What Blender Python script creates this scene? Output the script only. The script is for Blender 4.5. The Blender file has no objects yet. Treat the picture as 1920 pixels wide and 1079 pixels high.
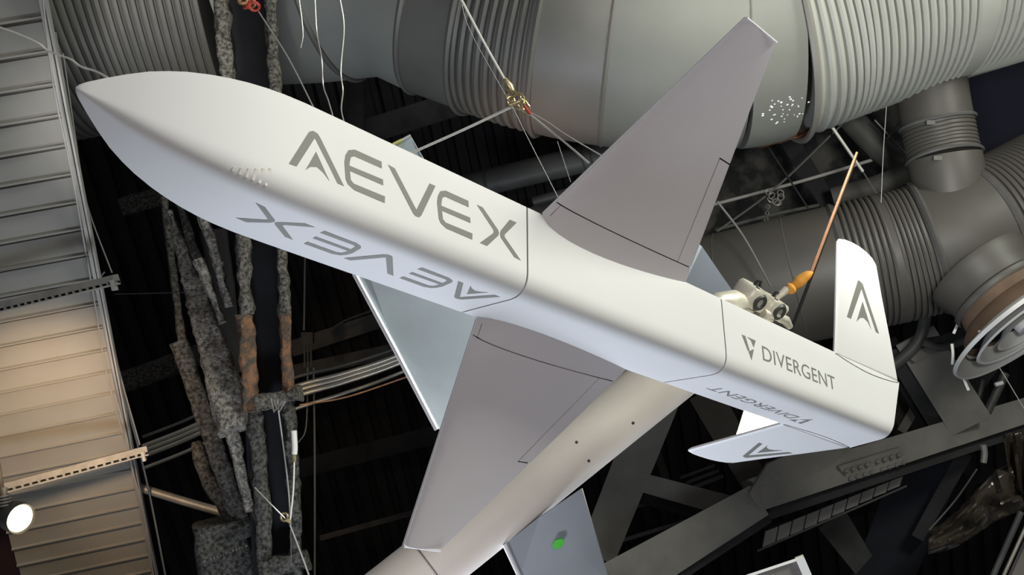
import bpy, bmesh, math, random
from mathutils import Vector, Matrix, noise
random.seed(4)
C = bpy.context.scene.collection
V = Vector
PI = math.pi
F = 1856.46                      # focal length in pixels of the 1920x1079 frame
CAMPOS = V((0, 0, 1.6))
# ---------- camera basis: cx right, cy down, cz forward, expressed in the world ----------
_u = V((-.15, -.76, .63)).normalized()          # world up seen in camera axes
_yf = (V((0, 0, 1)) - _u * _u.z).normalized()
_xf = _yf.cross(_u)
def W(v):
    v = V(v); return V((_xf.dot(v), _yf.dot(v), _u.dot(v)))
def P(px, py, d):
    return CAMPOS + W(((px - 960) / F * d, (py - 539.5) / F * d, d))
def m(px, d): return px * d / F                # pixels to metres at a depth

cam = bpy.data.objects.new('camera', bpy.data.cameras.new('camera'))
C.objects.link(cam)
cam.data.sensor_width = 36; cam.data.lens = F * 36 / 1920
cam.data.clip_start = .05; cam.data.clip_end = 200
R3 = Matrix((W((1, 0, 0)), W((0, -1, 0)), W((0, 0, -1)))).transposed()
cam.matrix_world = Matrix.Translation(CAMPOS) @ R3.to_4x4()
bpy.context.scene.camera = cam
sc = bpy.context.scene
sc.view_settings.view_transform = 'Standard'; sc.view_settings.look = 'None'
sc.view_settings.gamma = 1; sc.view_settings.use_curve_mapping = False
sc.view_settings.exposure = 0.0
sc.cycles.max_bounces = 6; sc.cycles.use_denoising = True
wd = bpy.data.worlds.new('world'); sc.world = wd; wd.use_nodes = True
wd.node_tree.nodes['Background'].inputs[0].default_value = (.80, .80, .88, 1)
wd.node_tree.nodes['Background'].inputs[1].default_value = .15

# ---------- drone pose (body axes: x nose, y port, z up; unit U metres) ----------
U = .22
BR = Matrix(((-.7041, .5221, -.4813), (-.2739, -.825, -.4943), (-.6552, -.2162, .7239)))
BT = V((-.2972, -.431, 15.675)) * U
def body_to_world(v): return CAMPOS + W(BR @ (V(v) * U) + BT)
cols = [W(BR @ V(a)) for a in ((1, 0, 0), (0, 1, 0), (0, 0, 1))]
BMAT = Matrix.Translation(body_to_world((0, 0, 0))) @ Matrix(cols).transposed().to_4x4()

def lamp(name, kind, loc, target, energy, color, size=1.0, size_y=None, angle=None, blend=.6):
    l = bpy.data.lights.new(name, kind); l.energy = energy; l.color = color
    if kind == 'AREA':
        l.size = size
        if size_y: l.shape = 'RECTANGLE'; l.size_y = size_y
    else: l.shadow_soft_size = size
    if kind == 'SPOT': l.spot_size = angle; l.spot_blend = blend
    o = bpy.data.objects.new(name, l); C.objects.link(o)
    o.location = loc; o.rotation_euler = (V(target) - V(loc)).to_track_quat('-Z', 'Y').to_euler()
    return o
bc = body_to_world((-3, 0, 0))
lamp('port_gallery_lamp', 'AREA', body_to_world((-13, 36, -5.4)), body_to_world((-3.5, 0, 0)), 740, (.985, 1, .885), 2.2)
lamp('starboard_gallery_lamp', 'AREA', body_to_world((-7, -21.5, -2.6)), body_to_world((-4, 0, -.5)), 235, (.79, .87, 1), 1.6)
lamp('duct_gallery_lamp', 'SPOT', P(2900, -300, 1.5), P(1700, 60, 8.2), 2000, (1, .99, .93), .35, angle=1.0, blend=.9)
lamp('left_duct_fill', 'SPOT', P(-200, 1300, 2.5), P(330, 40, 9.2), 900, (1, .98, .93), .2, angle=.36, blend=1)  # unseen fill spot, added to brighten the left end of the ducts
lamp('low_gallery_lamp', 'SPOT', P(620, 1900, 3.0), P(880, 1010, 4.8), 75, (.97, .95, 1), .25, angle=.75, blend=1)
lamp('floor_fill_lamp', 'AREA', V((0.4, -3.0, 1.0)), P(900, 560, 8), 84, (1, .95, .965), 3.5)
lamp('deck_warm_lamp', 'SPOT', P(-60, 800, 5.6), P(150, 800, 8.2), 300, (1, .68, .40), .12, angle=1.1, blend=1)
lamp('duct_warm_lamp', 'SPOT', P(960, 800, 6.0), P(1010, 225, 8.6), 190, (1, .60, .38), .3, angle=.42, blend=1)

# ---------- materials ----------
def mat(name, col, rough=.6, metal=0.0, var=0.0, scale=4, bump=0.0, bscale=40, emit=None, estr=0, col2=None, patch=None, alpha=None):
    M = bpy.data.materials.new(name); M.use_nodes = True
    nt = M.node_tree; b = nt.nodes['Principled BSDF']
    b.inputs['Base Color'].default_value = (*col, 1); b.inputs['Roughness'].default_value = rough
    b.inputs['Metallic'].default_value = metal
    b.inputs['Specular IOR Level'].default_value = .3
    tc = nt.nodes.new('ShaderNodeTexCoord')
    if var or col2:
        n = nt.nodes.new('ShaderNodeTexNoise'); n.inputs['Scale'].default_value = scale; n.inputs['Detail'].default_value = 6
        nt.links.new(tc.outputs['Object'], n.inputs['Vector'])
        r = nt.nodes.new('ShaderNodeValToRGB')
        c2 = col2 or tuple(c * (1 - var) for c in col); c1 = col if col2 else tuple(min(1, c * (1 + var)) for c in col)
        lo, hi = patch or (.35, .65)
        r.color_ramp.elements[0].position = lo; r.color_ramp.elements[0].color = (*c2, 1)
        r.color_ramp.elements[1].position = hi; r.color_ramp.elements[1].color = (*c1, 1)
        nt.links.new(n.outputs['Fac'], r.inputs['Fac']); nt.links.new(r.outputs['Color'], b.inputs['Base Color'])
    if bump:
        n = nt.nodes.new('ShaderNodeTexNoise'); n.inputs['Scale'].default_value = bscale; n.inputs['Detail'].default_value = 4
        nt.links.new(tc.outputs['Object'], n.inputs['Vector'])
        bp = nt.nodes.new('ShaderNodeBump'); bp.inputs['Strength'].default_value = bump; bp.inputs['Distance'].default_value = .02
        nt.links.new(n.outputs['Fac'], bp.inputs['Height']); nt.links.new(bp.outputs['Normal'], b.inputs['Normal'])
    if emit:
        b.inputs['Emission Color'].default_value = (*emit, 1); b.inputs['Emission Strength'].default_value = estr
    if alpha is not None: b.inputs['Alpha'].default_value = alpha
    return M
SILVER = mat('silver_paint', (.73, .725, .725), .62, .06, .015, 1.5)
WINGM = mat('lightened_wing_paint', (.82, .77, .80), .45, .12, .02, 2)  # body paint lightened for the wings, standing in for light from below
DECAL = mat('grey_lettering', (.20, .20, .18), .6, .1)
SEAM = mat('dark_seam', (.02, .02, .02), .8)
CREAM = mat('cream_paint', (.74, .68, .62), .5, .1, .03, 3)
BLUEG = mat('pale_blue_grey_paint', (.62, .72, .78), .3, .45, .06, 3)
GREYW = mat('blue_grey_paint', (.36, .40, .46), .4, .3, .05, 3)
EDGEM = mat('pale_edge_paint', (.86, .86, .90), .4, .2)
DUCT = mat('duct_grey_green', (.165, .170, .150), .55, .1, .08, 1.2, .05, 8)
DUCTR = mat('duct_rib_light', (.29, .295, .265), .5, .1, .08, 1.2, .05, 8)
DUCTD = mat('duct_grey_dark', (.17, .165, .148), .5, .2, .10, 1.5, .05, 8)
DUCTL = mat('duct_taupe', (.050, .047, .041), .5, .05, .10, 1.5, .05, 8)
RUST = mat('rust_orange', (.50, .20, .07), .8, 0, .3, 9)
PIPE = mat('pipe_grey', (.085, .087, .082), .5, .3, .15, 3)
DARK = mat('dark_grey_paint', (.048, .047, .044), .7, 0, .3, 3, .2, 12)
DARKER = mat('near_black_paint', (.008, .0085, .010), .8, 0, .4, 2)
ROOFM = mat('black_roof_deck', (.010, .010, .0105), .7, 0, .0, 1.2, .3, 14, col2=(.006, .006, .008))
PATCHM = mat('worn_black_deck', (.06, .058, .05), .8, 0, 0, 3.0, .3, 10, col2=(.008, .008, .008), patch=(.44, .60))
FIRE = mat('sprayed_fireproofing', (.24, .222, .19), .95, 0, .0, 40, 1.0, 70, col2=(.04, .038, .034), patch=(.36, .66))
FIREB = mat('lightened_fireproofing', (.40, .37, .32), .95, 0, .0, 34, 1.0, 70, col2=(.09, .085, .075), patch=(.36, .64))  # fireproofing lightened in colour where the lamp light falls off
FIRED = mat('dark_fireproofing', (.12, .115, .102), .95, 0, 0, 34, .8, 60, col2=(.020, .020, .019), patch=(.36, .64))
FIRER = mat('rusty_fireproofing', (.30, .15, .075), .95, 0, 0, 14, 1.0, 60, col2=(.10, .085, .068), patch=(.40, .62))
TRUSS = mat('charcoal_truss_paint', (.17, .163, .145), .75, 0, .14, 2.5, .25, 30)
TRUSSD = mat('shaded_truss_paint', (.026, .026, .027), .8, 0, .2, 2.5, .2, 30)  # truss paint darkened, shade of undersides and side faces is in the colour
SLAT = mat('grey_beige_slat', (.27, .26, .235), .55, .05, .05, 2)
RAIL = mat('pale_rail', (.33, .32, .30), .5, .3, .1, 6)
STRUT = mat('galvanised_strut', (.26, .25, .23), .5, .5, .15, 8)
COND = mat('bare_conduit', (.55, .52, .45), .35, .8, .08, 6)
WIRE = mat('bright_wire', (.62, .61, .56), .4, .5)
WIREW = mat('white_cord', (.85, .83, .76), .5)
WIRED = mat('dim_wire', (.20, .20, .19), .5, .5)
BRASS = mat('worn_brass', (.62, .52, .30), .35, .8, .3, 60)
REDM = mat('red_tape', (.50, .06, .04), .6)
ALUM = mat('cast_aluminium', (.80, .76, .64), .38, .35, .25, 9)
BLACK = mat('matte_black', (.012, .012, .012), .6)
WOOD = mat('varnished_wood', (.46, .23, .12), .4, 0, .2, 12)
ORANGE = mat('orange_cover', (.90, .40, .07), .6, 0, .15, 20)
MAROON = mat('maroon_shade', (.035, .018, .022), .8)
LAMPM = mat('lamp_lens', (1, .9, .7), .4, emit=(1, .80, .46), estr=9)
FLOODM = mat('flood_lens', (1, .95, .85), .4, emit=(1, .86, .62), estr=30)
GREEN = mat('green_sticker', (.10, .72, .08), .6)
YELLOW = mat('yellow_paint', (.85, .83, .28), .6)
PLAS = mat('black_plastic_sheet', (.055, .045, .035), .16, 0, .5, 3, .8, 7)
BOARD = mat('board_face', (.17, .155, .14), .7, 0, .06, 6)
BOARDE = mat('white_board_edge', (.75, .75, .72), .5)
FLOORM = mat('polished_floor', (.20, .19, .18), .4, 0, .1, 1)

# ---------- mesh helpers ----------
def link(name, verts, faces, mt, parent=None, smooth=False):
    me = bpy.data.meshes.new(name); me.from_pydata([tuple(v) for v in verts], [], faces)
    me.validate(); me.update()
    bm = bmesh.new(); bm.from_mesh(me); bmesh.ops.recalc_face_normals(bm, faces=bm.faces); bm.to_mesh(me); bm.free()
    for mm in (mt if isinstance(mt, (list, tuple)) else [mt]): me.materials.append(mm)
    if smooth:
        me.shade_smooth()
        try: me.set_sharp_from_angle(angle=math.radians(38))
        except Exception: pass
    o = bpy.data.objects.new(name, me); C.objects.link(o)
    if parent: o.parent = parent
    return o
class G:
    def __init__(s): s.v = []; s.f = []
    def add(s, v, f):
        n = len(s.v); s.v += [V(a) for a in v]; s.f += [tuple(i + n for i in q) for q in f]; return s
    def box(s, c, ax, ay, az):
        """centre and three half-axis vectors"""
        c, ax, ay, az = V(c), V(ax), V(ay), V(az)
        v = [c + ax * i + ay * j + az * k for i in (-1, 1) for j in (-1, 1) for k in (-1, 1)]
        return s.add(v, [(0, 1, 3, 2), (4, 6, 7, 5), (0, 4, 5, 1), (2, 3, 7, 6), (0, 2, 6, 4), (1, 5, 7, 3)])
    def prism(s, front, off):
        """polygon and an offset vector (or list of offset points)"""
        n = len(front); back = [V(a) + V(off) for a in front]
        return s.add(list(front) + back, [tuple(range(n)), tuple(range(2 * n - 1, n - 1, -1))] + [(i, (i + 1) % n, (i + 1) % n + n, i + n) for i in range(n)])
    def loft(s, rings, cap=True, close=True):
        n = len(rings[0]); v = [p for r in rings for p in r]; f = []
        for i in range(len(rings) - 1):
            for j in range(n if close else n - 1):
                k = (j + 1) % n; f.append((i * n + j, i * n + k, (i + 1) * n + k, (i + 1) * n + j))
        if cap: f += [tuple(range(n)), tuple(range((len(rings) - 1) * n, len(rings) * n))]
        return s.add(v, f)
    def tube(s, pts, r, seg=8, cap=True):
        pts = [V(p) for p in pts]; rs = r if isinstance(r, (list, tuple)) else [r] * len(pts)
        rings = []; pn = None
        for i, p in enumerate(pts):
            t = (pts[min(i + 1, len(pts) - 1)] - pts[max(i - 1, 0)]).normalized()
            if pn is None:
                a = V((0, 0, 1)) if abs(t.z) < .9 else V((1, 0, 0)); pn = (a - t * a.dot(t)).normalized()
            else: pn = (pn - t * pn.dot(t)).normalized()
            b = t.cross(pn)
            rings.append([p + (pn * math.cos(2 * PI * k / seg) + b * math.sin(2 * PI * k / seg)) * rs[i] for k in range(seg)])
        return s.loft(rings, cap)
    def torus(s, c, n, R, r, seg=24, rs=6):
        c = V(c); n = V(n).normalized(); a = n.orthogonal().normalized(); b = n.cross(a); rings = []
        for i in range(seg + 1):
            th = 2 * PI * i / seg; d = a * math.cos(th) + b * math.sin(th)
            rings.append([c + d * (R + r * math.cos(2 * PI * k / rs)) + n * r * math.sin(2 * PI * k / rs) for k in range(rs)])
        return s.loft(rings, False)
    def lathe(s, c, n, prof, seg=32, cap=True):
        c = V(c); n = V(n).normalized(); a = n.orthogonal().normalized(); b = n.cross(a)
        return s.loft([[c + n * h + (a * math.cos(2 * PI * k / seg) + b * math.sin(2 * PI * k / seg)) * r for k in range(seg)] for h, r in prof], cap)
    def obj(s, name, mt, parent=None, smooth=False): return link(name, s.v, s.f, mt, parent, smooth)

def tag(o, label=None, cat=None, group=None, kind=None):
    if label: o['label'] = label
    if cat: o['category'] = cat
    if group: o['group'] = group
    if kind: o['kind'] = kind
    return o
def thing(name, loc, label, cat, group=None):
    o = bpy.data.objects.new(name, None); C.objects.link(o); o.location = loc; o.empty_display_size = .2
    return tag(o, label, cat, group)
def under(root, o):
    """parent a mesh built in world coordinates under a root that is only translated"""
    base = root
    while base.parent: base = base.parent
    off = V(base.location)
    if o.data.users == 1 and not o.get('_moved'):
        o.data.transform(Matrix.Translation(-off)); 
    o.parent = root
    return o
def catmull(pts, per=10):
    pts = [V(p) for p in pts]; q = [pts[0] * 2 - pts[1]] + pts + [pts[-1] * 2 - pts[-2]]; out = []
    for i in range(1, len(q) - 2):
        for k in range(per):
            t = k / per; a, b, c, d = q[i - 1:i + 3]
            out.append(.5 * ((2 * b) + (c - a) * t + (2 * a - 5 * b + 4 * c - d) * t * t + (3 * b - a - 3 * c + d) * t ** 3))
    out.append(pts[-1]); return out
def Ps(l): return [P(*q) for q in l]

# ---------- beams ----------
def beam(p0, p1, w0, w1, t, rough=0.0, face=None, cell=.06):
    """box beam from p0 to p1 whose broad face (w0..w1 metres) looks at `face` (default the viewing side), t thick"""
    p0, p1 = V(p0), V(p1); d = (p1 - p0).normalized()
    vw = V(face) if face else (CAMPOS - (p0 + p1) / 2).normalized()
    s = d.cross(vw).normalized(); n = s.cross(d).normalized()
    if n.dot(vw) < 0: n = -n
    g = G()
    if not rough:
        rings = [[p + s * w / 2, p - s * w / 2, p - s * w / 2 - n * t, p + s * w / 2 - n * t] for p, w in ((p0, w0), (p1, w1))]
        return g.loft(rings)
    L = (p1 - p0).length; N = max(6, min(170, int(L / cell))); K = 20
    rings = []; sd = random.random() * 50
    for i in range(N + 1):
        f = i / N; c = p0.lerp(p1, f) - n * t / 2; w = w0 + (w1 - w0) * f; r = []
        for k in range(K):
            a = 2 * PI * k / K; ca, sa = math.cos(a), math.sin(a)
            e = .45; x = math.copysign(abs(ca) ** e, ca); y = math.copysign(abs(sa) ** e, sa)
            q = c + s * x * w / 2 + n * y * t / 2
            dn = (noise.noise(q * 7 + V((sd, 0, 0))) + .8 * noise.noise(q * 19)) * rough
            r.append(q + (s * x + n * y).normalized() * dn)
        rings.append(r)
    return g.loft(rings)

# =====================================================================================
# SETTING
# =====================================================================================
fl = G().box((0, 12, -.1), (24, 0, 0), (0, 30, 0), (0, 0, .1)).obj('floor', FLOORM); tag(fl, kind='structure')
# corrugated roof deck behind everything
rc = P(900, 560, 15.5)
ra = W((1, -.22, .05)).normalized(); rn = W((.02, .45, -1)); rb = (W((.02, 1, .3)) - ra * W((.02, 1, .3)).dot(ra)).normalized(); rn = ra.cross(rb).normalized()
if rn.dot(CAMPOS - rc) < 0: rn = -rn
pitch = .30; g = G(); prof = []
n = 52
for i in range(-n, n):
    x = i * pitch
    prof += [(x, 0), (x + .10, 0), (x + .13, .075), (x + .27, .075)]
rows = [[rc + ra * x + rn * z + rb * y for x, z in prof] for y in (-11, -5, 0, 5, 11)]
rows2 = [[p - rn * .05 for p in r] for r in rows]
nn = len(prof); vv = [p for r in rows for p in r] + [p for r in rows2 for p in r]; ff = []
for a in range(4):
    for j in range(nn - 1):
        ff.append((a * nn + j, a * nn + j + 1, (a + 1) * nn + j + 1, (a + 1) * nn + j))
        o_ = 5 * nn; ff.append((o_ + a * nn + j, o_ + (a + 1) * nn + j, o_ + (a + 1) * nn + j + 1, o_ + a * nn + j + 1))
me_ = g.add(vv, ff).obj('ceiling', ROOFM); tag(me_, 'black corrugated metal roof deck behind the ducts and trusses', kind='structure')

# roof purlins crossing the ribs
PUR = [((225, 390, 13.2), (480, 315, 13.2), 34, 'dusty dark beam behind the nose of the pale aircraft', FIRED),
       ((170, 740, 13.2), (380, 664, 13.2), 40, 'coated dark beam between slatted deck and leaning braces', FIRED),
       ((545, 655, 13.4), (820, 565, 13.4), 30, 'dark ledge beam under the junction box', DARK),
       ((540, 700, 13.4), (820, 640, 13.4), 26, 'black beam just above the bundle of bright conduits', DARK),
       ((560, 880, 13.4), (880, 800, 13.4), 34, 'black purlin below the conduits, left of the drone wing', DARKER),
       ((600, 1010, 13.4), (800, 955, 13.4), 10, 'thin dark bar low between rough column and wing tip', DARK),
       ((640, 262, 13), (900, 180, 13), 46, 'broad dark beam under the grey duct elbow', DARK),
       ((900, 470, 12.6), (1180, 330, 12.6), 60, 'dark girder behind the grey pipe and the wing root', DARK)]
for a, b, w, lab, mt in PUR:
    o = beam(P(*a), P(*b), m(w, a[2]), m(w, b[2]), .25, .02 if mt is FIRED else 0).obj('roof_purlin', mt)
    tag(o, lab, 'beam')

# =====================================================================================
# THE DRONE
# =====================================================================================
drone = thing('drone_aircraft', (0, 0, 0), 'silver grey drone with pointed nose, swept wings and V tail hung in mid air', 'aircraft')
drone.matrix_world = BMAT
H = 1.09; LF = math.hypot(1, H)
WT = [(6.64, 0.0), (6.62, .045), (6.56, .11), (6.41, .235), (6.2, .395), (6.0, .53), (5.8, .635), (5.61, .72), (5.35, .81), (5.13, .87), (4.9, .92), (4.64, .96), (4.4, .983), (4.1, .997), (3.6, 1.0)]
def wid(x):
    if x <= 3.6: return 1.0
    for (a, wa), (b, wb) in zip(WT, WT[1:]):
        if b <= x <= a: return wb + (wa - wb) * (x - b) / (a - b)
    return 0
def section(x, inset=0.0, rake=True):
    w = wid(x); h = H * w; zo = .118 * max(0, (x - 3.2) / 3.44) ** 2
    w = max(w - inset, .003); h = max(h - inset * 1.3, .003)
    pts = []
    T = min(.40, .40 * w) ; L_ = math.hypot(w, h); ux, uz = w / L_, h / L_
    # port corner small rounding
    c = .02 * w
    pts.append((w - c * ux - .0, -c * uz + .0)) ; pts.append((w, c * .3)); 
    pts.append((w * .97, .05 * w)); pts.append((w * .82, .20 * w)); pts.append((w * .45, .30 * w)); pts.append((0, .33 * w))
    pts += [(-a, b) for a, b in reversed(pts[:-1])]
    # starboard face down to the fillet
    S = V((-T * ux, -h + T * uz)); E = V((T * ux, -h + T * uz)); K = V((0, -h))
    pts.append((-w * .8, -h * .2)); pts.append((-w * .5, -h * .5))
    for k in range(13):
        t = k / 12; q = S * (1 - t) ** 2 + K * 2 * t * (1 - t) + E * t * t; pts.append((q.x, q.y))
    pts.append((w * .5, -h * .5)); pts.append((w * .8, -h * .2))
    out = []
    for y, z in pts:
        xx = x
        if rake and x < -9: xx = x + (.85 * max(0, -z) / H + .25 * max(0, z) / .33) * (-9 - x) / 4.0
        out.append(V((xx, y, z + zo)) * U)
    return out
def hull(name, xs, parent=drone, mt=SILVER):
    x0, x1 = xs[0], xs[-1]
    rings = []
    if x0 < 6: rings.append(section(x0 + (x0 < 6) * -.004, .05))
    rings += [section(x) for x in xs]
    rings.append(section(x1 + .004, .05))
    o = G().loft(rings).obj(name, mt, parent, True); return o
nosex = [6.64, 6.635, 6.62, 6.59, 6.56, 6.5, 6.41, 6.3, 6.2, 6.1, 6.0, 5.9, 5.8, 5.7, 5.61, 5.48, 5.35, 5.24, 5.13, 5, 4.9, 4.77, 4.64, 4.5, 4.4, 4.25, 4.1, 3.8, 3.6, 3, 2, 1, .0]
nose = tag(hull('nose_section', nosex), 'pointed front body section carrying the large lettering')
mid = tag(hull('center_section', [-.032, -1, -2, -3, -4, -5, -5.36]), 'plain middle body section with the wing roots')
tail = tag(hull('tail_section', [-5.394, -6, -7, -8, -9, -9.5, -10, -10.5, -11, -11.5, -12, -12.5, -13.0]), 'rear body section with small lettering and raked end')
for sx in (-.009, -5.369):
    G().loft([section(sx + .12, .03), section(sx - .12, .03)]).obj('seam_gasket', SEAM, drone)

# smooth wing
XA, XB, XC, XD, SP, DIH, BRK = -.36, -1.141, -4.205, -1.988, 5.147, -.155, 1.284
FY, FHX, FHX2 = 3.208, -3.59, -2.692
def le(y): return XA + (XB - XA) * (y - 1) / (SP - 1)
def te(y): return XC + (XD - XC) * (y - 1) / (SP - 1)
def zd(y): return DIH * (y - 1)
def foil(c):   # normalised half thickness
    c = min(max(c, 0), 1)
    return max(.03, 5 * (.2969 * math.sqrt(c) - .126 * c - .3516 * c * c + .2843 * c ** 3 - .1015 * c ** 4) / .5 * .98)
def wring(y, xl, xt, side, k=1.0, n=14):
    ch = le(y) - te(y); th = (.060 * ch if y < 1.4 else (.060 - .012 * (y - 1.4) / 3.7) * ch) * k
    lo, up = [], []
    for i in range(n + 1):
        u_ = i / n; u_ = u_ * u_ * (3 - 2 * u_) * .5 + u_ * .5
        x = xl + (xt - xl) * u_; c = (le(y) - x) / ch
        lo.append((x, -foil(c) * th)); up.append((x, foil(c) * th))
    ring = lo + up[::-1]
    if le(y) - xl < 1e-6: ring[0] = (xl, 0); ring[-1] = (xl, .0005)
    return [V((x, side * y, z + zd(y))) * U for x, z in ring]
def yy(a, b, n): return [a + (b - a) * i / n for i in range(n + 1)]
def hinge(y): return FHX + (FHX2 - FHX) * (y - BRK) / (FY - BRK)
for side in (1, -1):
    lab = 'upper wing reaching towards the ducts' if side == 1 else 'lower wing reaching down towards the second aircraft'
    fair = tag(G().loft([wring(y, le(y), te(y), side) for y in yy(.5, BRK - .008, 4)]).obj('wing', WINGM, drone, True), lab)
    g = G(); a = BRK + .012
    g.loft([wring(y, le(y), hinge(y) + .012, side) for y in yy(a, FY, 6)])
    g.loft([wring(y, le(y), te(y), side) for y in yy(FY + .012, SP, 6)])
    g.loft([wring(y, le(y), hinge(FY) + .012, side) for y in yy(FY, FY + .012, 1)], cap=False)
    g.obj('wing_panel', WINGM, fair, True)
    G().loft([wring(y, hinge(y) - .012, te(y), side) for y in yy(a, FY - .012, 5)]).obj('flap', WINGM, fair, True)
    G().loft([wring(y, le(y) - .08, te(y) + .05, side, .72) for y in yy(1.05, SP - .08, 8)]).obj('wing_core', SEAM, fair)
    # bright leading edge bead
    G().tube([V((le(y) + .004, side * y, zd(y))) * U for y in yy(1.02, SP, 8)], .021 * U, 6).obj('leading_edge', EDGEM, fair)
    G().tube([V((x, side * (SP + .006), zd(SP) - .02)) * U for x in (XB, (XB + XD) / 2, XD)], .020 * U, 6).obj('tip_edge', EDGEM, fair)

# face frames
def facept(side, x, t, lift=.006):
    e = V((0, -side, -H)) / LF; nrm = V((0, side * H, -1)) / LF
    w = wid(x) if x < 4.9 else 1
    return (V((x, side * w, .118 * max(0, (x - 3.2) / 3.44) ** 2)) + e * t + nrm * lift) * U
def decal(name, polys, side, x0, fx, t0, ft, parent, mt=DECAL, lift=.0035):
    g = G(); nrm = V((0, side * H, -1)) / LF * U * .006
    for poly in polys:
        pts = [facept(side, x0 - side * s_ * fx, t0 + t_ * ft, lift) for s_, t_ in poly]
        g.prism(pts, -nrm)
    o = g.obj(name, mt, parent); return o
EL = lambda o: [[(o+.17,0),(o+.62,.0),(o+.63,.10),(o+.17,.10),(o+.115,.14),(o+.10,.25),(o+.02,.25),(o+.03,.14),(o+.07,.05)],
                [(o+.02,.25),(o+.10,.25),(o+.105,.27),(o+.66,.26),(o+.67,.345),(o+.115,.345),(o+.12,.37),(o+.04,.37)],
                [(o+.04,.37),(o+.12,.37),(o+.14,.47),(o+.19,.505),(o+.71,.50),(o+.71,.60),(o+.21,.595),(o+.10,.55),(o+.06,.49)]]
word = [[(0,.60),(.11,.60),(.335,.09),(.30,.0),(.245,.035),(.215,.10)], [(.30,0),(.335,.09),(.73,.60),(.83,.60),(.42,.06),(.37,.01)],
        [(.37,.28),(.40,.49),(.31,.525),(.24,.60)], [(.37,.28),(.60,.61),(.50,.53),(.40,.49)]]
word += EL(.79)
word += [[(1.52,0),(1.64,.01),(2.05,.50),(2.10,.60),(2.03,.60),(1.99,.57)], [(2.05,.50),(2.27,0),(2.38,0),(2.14,.56),(2.10,.60)]]
word += EL(2.40)
word += [[(3.19,0),(3.31,0),(3.63,.26),(3.65,.30),(3.54,.32),(3.53,.29)], [(3.54,.32),(3.65,.30),(3.64,.35),(3.41,.60),(3.26,.60),(3.53,.35)],
         [(3.88,0),(4.03,0),(3.77,.29),(3.67,.31),(3.69,.25)], [(3.67,.31),(3.77,.29),(3.77,.33),(4.12,.61),(3.98,.60),(3.69,.37)]]
tag(decal('lettering', word, 1, 4.25, 1, .35, 1, nose), 'large grey block letters AEVEX on the upper side')
tag(decal('lettering', word, -1, .17, 1.035, .45, 1.03, nose), 'large grey block letters AEVEX upside down on the lower side')
emb = [[(0,1),(.12,1),(.46,.16),(.42,0),(.36,.0)], [(.42,0),(.46,.16),(.90,1),(1.0,1),(.50,.03)], [(.49,.45),(.52,.82),(.41,.86),(.29,1)], [(.49,.45),(.75,1.0),(.65,.87),(.52,.82)]]
tri = [[(0,0),(.13,0),(.235,.27),(.17,.30)], [(.19,0),(.50,0),(.40,.17),(.31,.04)], [(.19,.30),(.40,.20),(.27,.46)]]
tag(decal('logo', tri, 1, -5.99, 1, .57, 1, tail), 'grey split triangle emblem')
tag(decal('logo', tri, -1, -9.97, 1.0, .37, 1, tail), 'grey split triangle emblem on the lower side')
def textgeo(s):
    cu = bpy.data.curves.new('t', 'FONT'); cu.body = s; cu.size = 1; cu.space_character = 1.03; cu.resolution_u = 4
    ob = bpy.data.objects.new('t', cu); C.objects.link(ob); dg = bpy.context.evaluated_depsgraph_get(); dg.update()
    me = bpy.data.meshes.new_from_object(ob.evaluated_get(dg)); C.objects.unlink(ob); bpy.data.objects.remove(ob)
    v = [tuple(q.co) for q in me.vertices]; f = [tuple(q.vertices) for q in me.polygons]
    x0 = min(q[0] for q in v); x1 = max(q[0] for q in v); y0 = min(q[1] for q in v); y1 = max(q[1] for q in v)
    bpy.data.meshes.remove(me)
    return [((q[0] - x0) / (x1 - x0), 1 - (q[1] - y0) / (y1 - y0)) for q in v], f
tv, tf = textgeo('DIVERGENT')
for side, x0, ln, t0, hh in ((1, -6.70, 2.93, .615, .31), (-1, -9.36, 3.18, .44, .27)):
    o = link('lettering', [facept(side, x0 - side * s_ * ln, t0 + t_ * hh, .003) for s_, t_ in tv], tf, DECAL, tail)
    tag(o, 'small grey letters DIVERGENT' + ('' if side == 1 else ' upside down on the lower side'))
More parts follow.
